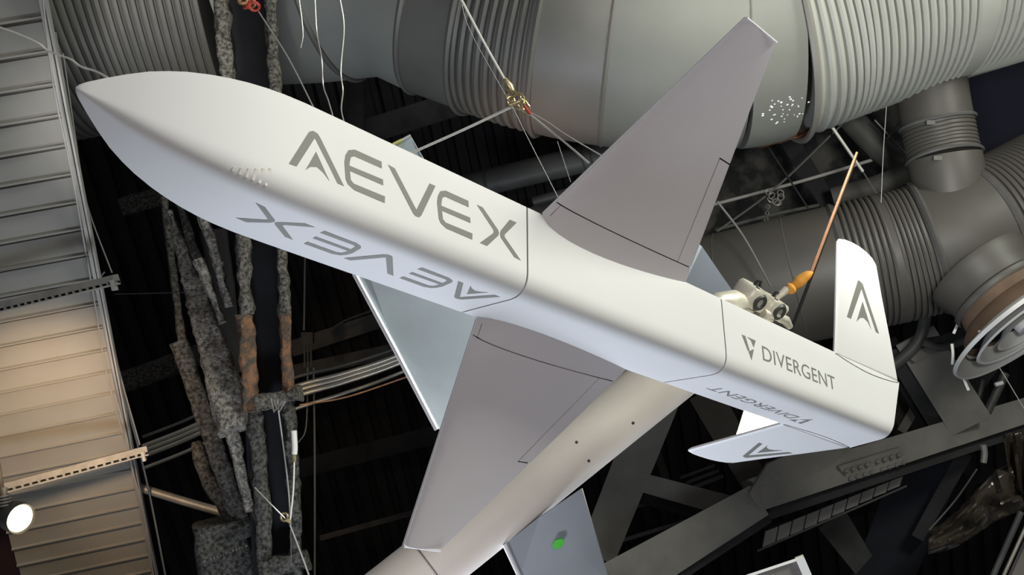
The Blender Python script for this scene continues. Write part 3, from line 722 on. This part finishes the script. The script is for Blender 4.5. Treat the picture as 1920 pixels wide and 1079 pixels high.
# wires beside the deck
def wire(pts, rpx, mt, lab, per=6, name='wire', cat='wire', group=None):
    return pipe_obj(name, pts, rpx, mt, lab, cat, group, seg=6, per=per)
wire([(78, -20, 5.7), (100, 160, 6.1), (135, 330, 6.5), (160, 470, 6.95), (176, 560, 7.2), (200, 700, 7.6), (240, 850, 8.1), (268, 960, 8.4), (290, 1090, 8.8)], 2.0, RAIL, 'crooked pale wire following the right edge of the deck')
wire([(104, 60, 7.0), (150, 320, 7.2), (168, 400, 7.4), (210, 512, 7.4)], 1.6, WIRED, 'grey wire from the ribbed duct down to the upper channel end')
wire([(118, 100, 7.4), (160, 380, 7.6), (196, 560, 7.7), (222, 690, 7.8), (262, 835, 7.9)], 1.8, WIRED, 'long dim wire hanging down to the lower channel end')
wire([(225, 720, 8.2), (262, 850, 8.4), (285, 950, 8.6), (312, 1090, 8.8)], 2.0, WIRED, 'grey cable falling away below the lower channel')
wire([(196, 510, 7.4), (186, 525, 7.4), (188, 540, 7.4)], 1.5, WIRED, 'short wire tie at the end of the upper channel')
wire([(-10, 48, 5.2), (30, 62, 5.1), (70, 80, 5.0), (92, 96, 4.95), (130, 110, 4.8), (150, 124, 4.7), (180, 134, 4.6), (206, 149, 4.45)], 2.0, WIREW, 'wavy white cord reaching the drone nose from the left edge', name='tether_cord', cat='cord')

# =====================================================================================
# ROUGH COLUMN, BRACES
# =====================================================================================
cl = thing('steel_upright', P(500, 1090, 7.7), 'tall dark steel column with crumbly sprayed coating passing behind the nose', 'column')
def cpart(pts, w, t, mt, name, rough=.03, dz=0, lab=None):
    for a, b in zip(pts, pts[1:]):
        o = under(cl, beam(P(*a) , P(*b), m(w[0], a[2]), m(w[1], b[2]), t, rough, cell=.05).obj(name, mt, None, True))
        if lab: tag(o, lab)
cpart([(410, -40, 7.7), (440, 300, 7.7)], (28, 24), .22, FIRE, 'flange')
cpart([(440, 300, 7.7), (456, 440, 7.7), (462, 590, 7.7)], (26, 24), .22, FIRE, 'flange')
cpart([(460, 590, 7.7), (470, 775, 7.7)], (30, 30), .22, FIRER, 'flange', lab='rust coloured stretch of flange')
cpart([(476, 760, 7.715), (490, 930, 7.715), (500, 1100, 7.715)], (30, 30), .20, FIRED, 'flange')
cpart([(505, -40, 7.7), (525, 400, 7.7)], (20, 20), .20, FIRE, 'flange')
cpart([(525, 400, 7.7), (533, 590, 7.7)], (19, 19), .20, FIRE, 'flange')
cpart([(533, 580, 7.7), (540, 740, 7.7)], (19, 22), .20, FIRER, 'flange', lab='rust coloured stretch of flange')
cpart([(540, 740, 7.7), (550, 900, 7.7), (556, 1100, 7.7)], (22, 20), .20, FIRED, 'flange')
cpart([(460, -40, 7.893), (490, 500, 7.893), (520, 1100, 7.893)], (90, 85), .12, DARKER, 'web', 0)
cpart([(480, 758, 7.661), (560, 738, 7.661)], (28, 26), .16, FIRE, 'tie_plate', .04)
cpart([(490, 1070, 7.661), (572, 1050, 7.661)], (34, 34), .16, FIRED, 'tie_plate', .04)
g = G()
for k in range(3): g.tube(Ps([(508 + 6 * k, 748 + 2 * k, 7.546), (514 + 5 * k, 772 - 5 * (k % 2), 7.531), (528 + 3 * k, 752, 7.546)]), .014, 6)
under(cl, g.obj('tie_wire', STRUT))
BR_ = [((318, 395, 8.393), (446, 800, 7.700), 10, 78, FIREB, .03, 'broad crumbly coated brace leaning towards the column, widest of the group'),
       ((335, 640, 8.008), (462, 1010, 7.931), 34, 34, FIRED, .015, 'smooth dark brace leaning from the coated beam to the column foot'),
       ((380, 400, 7.854), (430, 575, 7.854), 20, 13, FIREB, .03, 'crumbly coated bar just left of the column under the X lettering'),
       ((335, 380, 8.316), (372, 490, 8.162), 12, 18, FIRED, .02, 'dim coated bar behind the underside of the nose'),
       ((371, 485, 7.854), (418, 604, 7.854), 22, 8, FIREB, .03, 'short crumbly coated bar ending in a point left of the column'),
       ((432, 800, 7.777), (470, 960, 7.777), 26, 18, FIREB, .02, 'tapering coated brace end beneath the broad brace'),
       ((305, 360, 8.932), (345, 665, 8.932), 12, 16, FIRED, .01, 'thin dark upright bar left of the broad brace'),
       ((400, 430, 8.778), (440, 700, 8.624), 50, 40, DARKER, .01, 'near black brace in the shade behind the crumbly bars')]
for a, b, w0, w1, mt, rg, lab in BR_:
    o = beam(P(*a), P(*b), m(w0, a[2]), m(w1, b[2]), .16, rg, cell=.05).obj('coated_brace', mt, None, True); tag(o, lab, 'brace')
for ctrl, lab in (([(368, 830, 8.239), (385, 890, 8.162), (415, 935, 8.085), (452, 985, 8.008)], 'curved coated strap sweeping down to the column foot'),):
    q = catmull(Ps(ctrl), 12); o = G().tube(q, [m(11 + 9 * i / len(q), 8.085) * (1 + .25 * noise.noise(p * 9)) for i, p in enumerate(q)], 12).obj('coated_strap', FIRED, None, True); tag(o, lab, 'brace')
g = G(); q = Ps([(362, 1000, 7.931), (380, 985, 7.931), (430, 990, 7.931), (465, 1015, 7.931), (482, 1100, 7.931), (375, 1110, 7.931)])
g = beam(P(412, 985, 7.854), P(432, 1110, 7.854), m(92, 7.854), m(115, 7.854), .4, .03, cell=.05)
gz = thing('gusset_block', P(430, 1100, 7.931), 'coated gusset block at the bottom beside the column foot', 'bracket')
under(gz, g.obj('block', FIRED, None, True))
g = G()
for k in range(14): g.lathe(P(384 + 6 * k, 1052 - 2.2 * k, 7.762), W((0, 0, -1)), [(0, .012), (.02, .010), (.025, .004)], 8)
o = g.obj('bead_row', FIRE); tag(o, kind='stuff'); under(gz, o)
pipe_obj('support_tube', [(262, 915, 8.624), (350, 942, 8.624), (440, 968, 8.624)], 8, STRUT, 'bare metal tube between deck edge and column foot', 'tube')
# conduits
for k, (dy, r, mt) in enumerate(((-9, 4.2, COND), (0, 4.0, COND), (10, 4.6, COND), (33, 3.4, COND), (-26, 3.0, PIPE))):
    labs = ['topmost bright conduit of the bundle behind the column', 'middle bright conduit of the bundle behind the column', 'lowest and thickest bright conduit of the close bundle', 'separate thinner conduit running below the bundle', 'dull grey conduit running above the bright bundle']
    pts = [(268, 846 + dy, 11.0), (335, 820 + dy, 11.0), (395, 794 + dy, 11.0), (470, 768 + dy, 10.95), (560, 732 + dy, 10.9), (640, 710 + dy * .9, 10.9), (720, 684 + dy * .85, 10.9), (800, 652 + dy * .8, 10.9)]
    pipe_obj('conduit', pts, r, mt, labs[k], 'conduit', seg=10)
pipe_obj('conduit', [(562, 760, 10.8), (650, 745, 10.8), (770, 705, 10.8)], 1.6, WOOD, 'thin orange cable just under the separate conduit', 'cable', seg=6)
jb = thing('junction_box', P(577, 634, 12), 'small dark junction box on the ledge beam right of the column', 'junction box')
under(jb, G().box(P(577, 634, 12), sx * .07, sy * .07, sz * .05).obj('box', DARK))
for dx in (-6, 0, 6): under(jb, G().tube(Ps([(577 + dx, 640, 12), (577 + dx, 690, 12)]), .012, 6).obj('drop_conduit', PIPE))
under(jb, G().tube(catmull(Ps([(590, 632, 12), (620, 618, 12), (650, 600, 12), (700, 582, 12)]), 5), .014, 6).obj('side_conduit', PIPE))
wire([(572, 470, 11.5), (570, 620, 11.5)], 1.8, WIRED, 'straight grey rod dropping to the junction box')
wire([(588, 690, 11.3), (590, 860, 11.3), (590, 1090, 11.3)], 1.8, WIRED, 'long vertical wire below the junction box')
wire([(577, 690, 11.3), (574, 800, 11.2), (560, 830, 11.2)], 1.4, WIRED, 'short dim wire bending towards the white strap')
wire([(522, 770, 7.5), (533, 850, 7.5), (541, 920, 7.5), (545, 985, 7.5)], 1.5, WIRE, 'wire hanging from the column tie plate')
wire([(478, 915, 7.5), (510, 948, 7.45), (540, 978, 7.45)], 1.3, WIRE, 'thin sling wire rising left from the small brass link')
wire([(544, 985, 7.45), (565, 1040, 7.45), (585, 1095, 7.45)], 1.6, WIRE, 'sling wire running down right from the small brass link')
wire([(552, 860, 7.45), (550, 920, 7.45), (544, 978, 7.45)], 1.6, WIREW, 'pale wire between white strap and brass link')
wire([(545, 985, 7.45), (546, 1060, 7.45)], 1.0, WIRED, 'faint wire under the brass link along the column')
st = thing('white_strap', P(552, 850, 7.45), 'white padded strap loop hanging in front of the column', 'strap')
under(st, G().tube(catmull(Ps([(551, 808, 7.45), (552, 822, 7.45), (553, 840, 7.45), (552, 852, 7.45)]), 5), m(5.5, 7.45), 10).obj('strap_pad', WIREW, None, True))
under(st, G().tube(Ps([(552, 850, 7.45), (552, 866, 7.45)]), m(4, 7.45), 8).obj('strap_end', BRASS, None, True))
lk = thing('brass_link', P(538, 972, 7.45), 'small brass rigging link in front of the column foot', 'shackle')
under(lk, G().torus(P(533, 970, 7.45), W((.3, .2, 1)), .028, .009, 16, 6).obj('ring', BRASS, None, True))
under(lk, G().tube(Ps([(536, 974, 7.45), (546, 980, 7.45)]), .016, 8).obj('pin', BRASS, None, True))
wire([(215, 552, 12), (380, 548, 12)], 1.0, WIRED, 'faint level wire behind the braces under the nose')

# =====================================================================================
# WIRES AND RIGGING AT THE TOP
# =====================================================================================
DK = 4.3
wire([(855, -20, DK), (905, 75, DK), (948, 152, DK)], 2.4, WIREW, 'bright taut cable from the top edge to the rigging shackle', name='sling_cable', cat='cable')
wire([(960, 200, DK), (870, 243, DK + .02), (760, 292, DK + .05)], 2.6, WIREW, 'bright taut cable from the shackle down to the drone body', name='sling_cable', cat='cable')
wire([(990, 212, DK), (1060, 268, DK - .05), (1104, 306, DK - .1)], 1.8, WIRE, 'thin cable from the shackle to the upper wing', name='sling_cable', cat='cable')
wire([(992, 210, DK), (1025, 228, DK - .02), (1060, 252, DK - .05), (1128, 292, DK - .1)], 1.1, WIRE, 'slack thin wire from the shackle to the upper wing', name='sling_cable', cat='cable')
wire([(862, -20, 6.2), (880, 55, 6.2), (960, 200, 6.2), (985, 250, 6.2), (1046, 370, 6.2)], .9, WIRED, 'faint dark wire passing behind the shackle')
wire([(1045, 265, 6.4), (1070, 342, 6.4)], .9, WIRED, 'faint short wire between the duct and the upper wing')
sh = thing('rigging_shackle', P(968, 185, DK), 'brass and steel rigging shackle joining the bright cables', 'shackle')
a, b = P(946, 148, DK), P(960, 172, DK)
under(sh, G().tube([a, a.lerp(b, .25), a.lerp(b, .6), b], [.011, .014, .020, .013], 10).obj('cable_sleeve', BRASS, None, True))
for px, py, rx, q in ((962, 182, .030, 0), (972, 190, .034, 1), (968, 186, .022, 2), (980, 196, .026, 3), (958, 190, .02, 4), (985, 203, .02, 5)):
    under(sh, G().torus(P(px, py, DK + .004 * q), W((math.sin(q * 1.3) * .8, math.cos(q * 1.9) * .6, 1)), rx, .0045, 20, 6).obj('link_ring', BRASS, None, True))
under(sh, G().tube(Ps([(955, 198, DK - .02), (976, 190, DK - .02)]), .010, 10).obj('pin', BRASS, None, True))
for k in range(3): under(sh, tag(G().tube(Ps([(982 + 3 * k, 196 + 5 * k, DK - .01), (991 + 2 * k, 212 + k, DK - .01)]), .006, 7).obj('tape_wrap', REDM, None, True), 'red tape'))
wire([(485, 22, 6.5), (540, 108, 6.2), (592, 210, 5.8)], 1.3, WIRE, 'fine wire slanting from the red fitting down to the drone')
wire([(560, -10, 6.5), (568, 60, 6.5), (564, 90, 6.5)], 1.0, WIRE, 'short fine wire hanging in front of the left duct end')
wire([(590, -10, 6.2), (594, 60, 6.2), (603, 110, 6.1), (606, 160, 6.1), (616, 190, 6.0), (627, 228, 5.9)], 1.3, WIRE, 'crooked fine wire falling to the top of the drone, left of a pair')
wire([(636, -10, 6.2), (645, 50, 6.2), (639, 130, 6.1), (643, 170, 6.1), (640, 205, 6.0), (648, 240, 5.9)], 1.4, WIRE, 'crooked fine wire falling to the top of the drone, right of a pair')
rf = thing('red_fitting', P(466, 6, 6.5), 'coppery red cable fitting at the top edge above the nose', 'fitting')
for k in range(4): under(rf, G().torus(P(456 + 7 * k, 2 + 4 * (k % 2) + 2 * k, 6.5), W((math.sin(k * 2), math.cos(k), 1)), .03, .010, 16, 6).obj('ring', REDM if k % 2 else WOOD, None, True))

# =====================================================================================
# TRUSSES LOWER RIGHT
# =====================================================================================
def tb(name, a, b, w0, w1, t, mt, lab, cat='truss beam', rg=0.0):
    o = beam(P(*a), P(*b), m(w0, a[2]), m(w1, b[2]), t, rg, cell=.07).obj(name, mt, None, bool(rg)); return tag(o, lab, cat)
ch = thing('truss_chord', P(1430, 940, 10.4), 'long charcoal truss chord rising to the right under the drone tail', 'truss')
def cp(name, a, b, w0, w1, t, mt, lab=None):
    o = under(ch, beam(P(*a), P(*b), m(w0, a[2]), m(w1, b[2]), t).obj(name, mt)); 
    if lab: tag(o, lab)
cp('chord_face', (1120, 1118, 10.0), (1424, 938, 10.3), 92, 62, .35, TRUSS)
cp('chord_face', (1424, 926, 10.3), (2350, 637, 11.9), 62, 32, .35, TRUSS)
cp('lower_flange', (1150, 1148, 10.15), (1440, 968, 10.45), 40, 26, .30, TRUSSD)
cp('lower_flange', (1440, 962, 10.38), (2350, 662, 11.98), 27, 18, .30, TRUSSD)
# gusset plate with bolts
g = G(); gp = [(1572, 875), (1685, 840), (1700, 866), (1592, 905)]
def dch(px): return 10.3 + (px - 1424) / 526 * .9
g.prism([P(a, b, dch(a) - .07) for a, b in gp], W((0, 0, .05))); under(ch, g.obj('splice_plate', TRUSS))
for r_ in range(2):
    for k in range(8):
        px = 1586 + 13.2 * k + 8 * r_ + (6 if k > 3 else 0); py = 881 - (px - 1586) * .305 + 17 * r_ + 2
        under(ch, G().lathe(P(px, py, dch(px) - .07), W((-.1, .1, -1)), [(0, m(4.2, 10.5)), (.035, m(4.0, 10.5)), (.045, m(1.5, 10.5))], 8).obj('bolt', TRUSS))
g = G(); g.prism(Ps([(1405, 925, 10.2), (1440, 870, 10.3), (1500, 842, 10.4), (1600, 838, 10.6), (1545, 885, 10.5), (1492, 905, 10.4), (1445, 945, 10.3), (1425, 960, 10.25)]), W((0, 0, .06))); under(ch, g.obj('gusset_plate', TRUSS))
tb('truss_post', (1255, 700, 11.2), (1118, 1045, 11.0), 78, 70, .3, TRUSS, 'broad dark truss post running down behind the second aircraft')
tb('truss_strut', (1170, 896, 11.1), (1375, 952, 10.8), 34, 40, .25, TRUSS, 'dark strut linking the broad post to the chord joint')
tb('truss_strut', (1170, 925, 11.3), (1350, 975, 11.0), 22, 20, .25, TRUSSD, 'shaded strut just below the linking strut')
tb('truss_diagonal', (1320, 735, 11.3), (1420, 915, 10.8), 62, 50, .25, mat('warm_lit_truss', (.075, .064, .05), .8, 0, .1, 3), 'diagonal truss member rising past the bright floodlight')  # the floodlight's warm cast is put into this member's colour
dg = thing('truss_diagonal', P(1820, 785, 10.7), 'wide charcoal diagonal joining the chord under the round diffuser', 'truss beam')
under(dg, beam(P(1715, 630, 10.9), P(1822, 800, 10.8), m(76, 10.9), m(78, 10.8), .06).obj('front_flange', TRUSS))
under(dg, beam(P(1690, 650, 11.1), P(1775, 815, 11.0), m(66, 11.1), m(40, 11.0), .05).obj('web', TRUSSD))
under(dg, beam(P(1660, 640, 11.4), P(1760, 830, 11.2), m(40, 11.4), m(30, 11.2), .06).obj('rear_flange', DARKER))
g = G(); g.prism(Ps([(1693, 660, 10.7), (1765, 648, 10.75), (1772, 656, 10.75), (1715, 680, 10.7)]), W((0, 0, .05))); under(dg, g.obj('end_plate', TRUSS))
tb('truss_strut', (1725, 655, 10.8), (1850, 612, 10.8), 22, 22, .12, TRUSSD, 'short dark strut between lower duct and diffuser rim')
pipe_obj('support_tube', [(1738, 570, 10.4), (1722, 640, 10.4), (1668, 692, 10.4)], 11, PIPE, 'bent grey tube beside the tail fin under the lower duct', 'tube', per=8)
pipe_obj('support_tube', [(1730, 642, 10.3), (1765, 652, 10.3), (1820, 632, 10.3), (1860, 605, 10.3)], 8, PIPE, 'dark curved tube leading to the diffuser neck', 'tube')
pipe_obj('support_tube', [(1885, 700, 11), (1850, 775, 11)], 8, PIPE, 'dark tube with a white band below the diffuser', 'tube')
pipe_obj('support_tube', [(1842, 712, 11.2), (1830, 770, 11.2)], 5, PIPE, 'thin dark tube below the left rim of the diffuser', 'tube')
pipe_obj('cable_tie', [(1866, 722, 10.9), (1880, 718, 10.9)], 4, BOARDE, 'small white band on the tube below the diffuser', 'band', seg=8)
for pts, lab in (([(1806, 580, 8.2), (1797, 605, 8.2), (1788, 626, 8.2)], 'short cream strap end left of the diffuser neck'), ([(1785, 645, 8.2), (1787, 665, 8.2), (1786, 684, 8.2)], 'cream strap piece touching the left rim of the diffuser'), ([(1806, 708, 8.3), (1816, 732, 8.3)], 'cream strap tail just below the diffuser rim')):
    pipe_obj('cloth_strap', pts, 2.8, WIREW, lab, 'strap', seg=6)
wire([(1830, 620, 9), (1880, 700, 9), (1925, 775, 9)], .9, WIRE, 'fine wire crossing below the diffuser to the chord')
tb('truss_post', (1750, 850, 11.8), (1640, 1120, 11.8), 110, 100, .3, mat('navy_black_paint', (.010, .011, .016), .8, 0, .3, 2), 'wide near black post dropping below the chord')
tb('truss_strut', (1810, 850, 11.5), (1720, 1010, 11.5), 26, 22, .2, TRUSSD, 'slim shaded strut beside the hanging plastic')
tb('truss_strut', (1560, 975, 11.9), (1640, 1090, 11.9), 60, 40, .2, DARK, 'dark strut behind the catwalk strip')
tb('truss_strut', (1890, 640, 12.4), (1700, 900, 12.4), 30, 30, .2, DARKER, 'black strut in the gap under the diffuser')
tb('truss_strut', (1650, 700, 12.2), (1700, 800, 12.2), 26, 26, .2, DARK, 'dim strut in the gap behind the drone tail corner')
tb('truss_strut', (1735, 735, 11.9), (1690, 810, 11.9), 18, 16, .1, TRUSS, 'short grey strut in the gap left of the wide diagonal')
tb('truss_strut', (1440, 1000, 12.4), (1900, 880, 12.4), 24, 18, .2, DARKER, 'black strut running low under the chord')
tb('truss_strut', (1225, 830, 12.6), (1250, 900, 12.6), 14, 14, .1, DARK, 'small dark strut above the linking strut')
# catwalk strip
cw = thing('catwalk_strip', P(1480, 965, 11.3), 'narrow grey catwalk strip with dark slots hanging under the chord', 'catwalk')
STRIP = mat('worn_tread', (.21, .20, .185), .7, .1, .15, 4)
for k in range(10):
    px = 1432 + k * 26; py = 1014 - (px - 1432) * .43; h_ = 17 - k * .7
    g = G(); g.prism(Ps([(px + 4, py - h_, 11.0), (px + 27, py - h_ - 9, 11.0), (px + 21, py + h_ - 12, 11.0), (px - 2, py + h_ - 3, 11.0)]), W((0, 0, .03))); under(cw, g.obj('tread_panel', STRIP))
under(cw, G().tube(Ps([(1420, 1034, 10.98), (1700, 912, 10.98)]), .012, 6).obj('edge_bar', PIPE))
# ladder-like purlins seen between posts
lt = thing('ladder_frame', P(1160, 1000, 12), 'small dark ladder like frame seen between post and chord', 'frame')
for a, b in (((1150, 962, 12), (1240, 938, 12)), ((1140, 1022, 12), (1285, 978, 12))): under(lt, beam(P(*a), P(*b), m(7, 12), m(7, 12), .05).obj('rail', PIPE))
for a, b, w in ((1166, 1150, 8), (1196, 1184, 10), (1226, 1218, 9), (1250, 1262, 7)): under(lt, beam(P(a, 940, 12.1), P(b, 1010, 12.1), m(w, 12), m(w, 12), .05).obj('rung', DARKER))
for k in range(3): tb('roof_bar', (1275 + 12 * k, 897 + 9 * k, 12.2), (1340 + 8 * k, 873 + 10 * k, 12.2), 5 + k, 5 + k, .06, PIPE, ['upper', 'middle', 'lower'][k] + ' of three short pale bars under the lower tail fin', 'bar')
# black plastic sheet
g = G(); N = 18; cA, cB, cC, cD = (1740, 1030), (1742, 985), (1895, 865), (1925, 965)
rows = []
for i in range(N + 1):
    u_ = i / N; row = []
    for j in range(N + 1):
        v_ = j / N
        x = (1-u_)*(1-v_)*1740 + (1-u_)*v_*1742 + u_*v_*1893 + u_*(1-v_)*1925
        y = (1-u_)*(1-v_)*1040 + (1-u_)*v_*995 + u_*v_*868 + u_*(1-v_)*960
        q = V((u_ * 5, v_ * 3, 1)); fo = .16 * noise.noise(q) + .09 * noise.noise(q * 2.7) + .04 * abs(noise.noise(V((v_ * 9 + u_ * 3, u_ * 2, 4))))
        row.append(P(x, y + 8 * math.sin(u_ * 6), 10.6 + fo - .15 * math.sin(PI * v_)))
    rows.append(row)
g.loft(rows, False, False)
ptt = g.obj('plastic_sheet', PLAS, None, True); ptt.modifiers.new('s', 'SOLIDIFY').thickness = .004
tag(ptt, 'crumpled translucent black plastic sheet hanging at lower right', 'plastic sheet')
rows = []
for i in range(15):
    u_ = i / 14; row = []
    for j in range(13):
        v_ = j / 12; x = 1880 + (1960 - 1880) * u_ + 14 * v_; y = 815 + 150 * v_ * (.6 + .6 * u_) - 20 * u_
        row.append(P(x, y, 10.5 + .12 * noise.noise(V((u_ * 7 + v_, v_, 9))) + .05 * math.sin(u_ * 22)))
    rows.append(row)
g = G(); g.loft(rows, False, False); o = g.obj('plastic_sheet', PLAS, None, True); o.modifiers.new('s', 'SOLIDIFY').thickness = .004
tag(o, 'gathered black plastic curtain tied to the chord at the right edge', 'plastic sheet')
pipe_obj('ratchet_strap', [(1843, 835, 10.2), (1846, 850, 10.2), (1844, 868, 10.2)], 6, STRUT, 'small metal clamp holding the plastic to the chord', 'clamp', seg=8)
wire([(1742, 995, 10.4), (1790, 940, 10.5), (1832, 880, 10.5)], 1.8, PIPE, 'pale cord along the edge of the hanging plastic', name='cord', cat='cord')
pipe_obj('cream_pipe', [(1875, 1095, 8.5), (1925, 985, 8.5)], 3.6, COND, 'thin cream pipe in the bottom right corner, right of a pair', 'pipe', seg=8)
pipe_obj('cream_pipe', [(1858, 1090, 8.6), (1915, 960, 8.6)], 5.5, PIPE, 'banded grey pipe in the bottom right corner, left of a pair', 'pipe', seg=8)
g = G(); g.prism(Ps([(1892, 1090, 8.9), (1935, 995, 8.9), (1960, 1000, 8.9), (1960, 1110, 8.9)]), W((0, 0, .05))); tag(g.obj('wall_panel', BOARD), 'dull brown panel at the very bottom right corner', 'panel')
# board at bottom
bd = thing('display_board', P(1470, 1070, 7.5), 'pale edged board peeking in at the bottom edge right of centre', 'board')
g = G(); g.prism(Ps([(1385, 1090, 7.5), (1493, 1052, 7.5), (1560, 1210, 7.5), (1440, 1260, 7.5)]), W((0, 0, .05))); under(bd, g.obj('board_face', BOARD))
under(bd, beam(P(1380, 1088, 7.46), P(1506, 1046, 7.46), m(5, 7.5), m(5, 7.5), .06).obj('board_edge', BOARDE))
under(bd, beam(P(1500, 1048, 7.45), P(1566, 1200, 7.45), m(16, 7.5), m(16, 7.5), .06).obj('board_edge', BOARDE))
# floodlight behind the lower tail fin
fdp = 7.6
fd = thing('floodlight', P(1425, 810, fdp), 'blazing warm white floodlight between lower tail fin and body', 'lamp')
q = [(1397, 768), (1470, 776), (1466, 840), (1376, 834)]
g = G(); g.prism([P(a, b, fdp) for a, b in q], W((0, 0, .02))); under(fd, g.obj('lamp_lens', FLOODM))
g = G(); bigq = [(1396, 764), (1474, 772), (1470, 844), (1374, 838)]
g.loft([[P(a, b, fdp + .012) for a, b in bigq], [P(a, b, fdp + .15) for a, b in bigq], [P(1440 + (a - 1440) * .6, 810 + (b - 810) * .6, fdp + .3) for a, b in bigq]]); under(fd, g.obj('lamp_housing', DARK))
under(fd, G().tube(Ps([(1440, 790, fdp + .25), (1440, 720, 9.0)]), .015, 8).obj('lamp_arm', DARK))
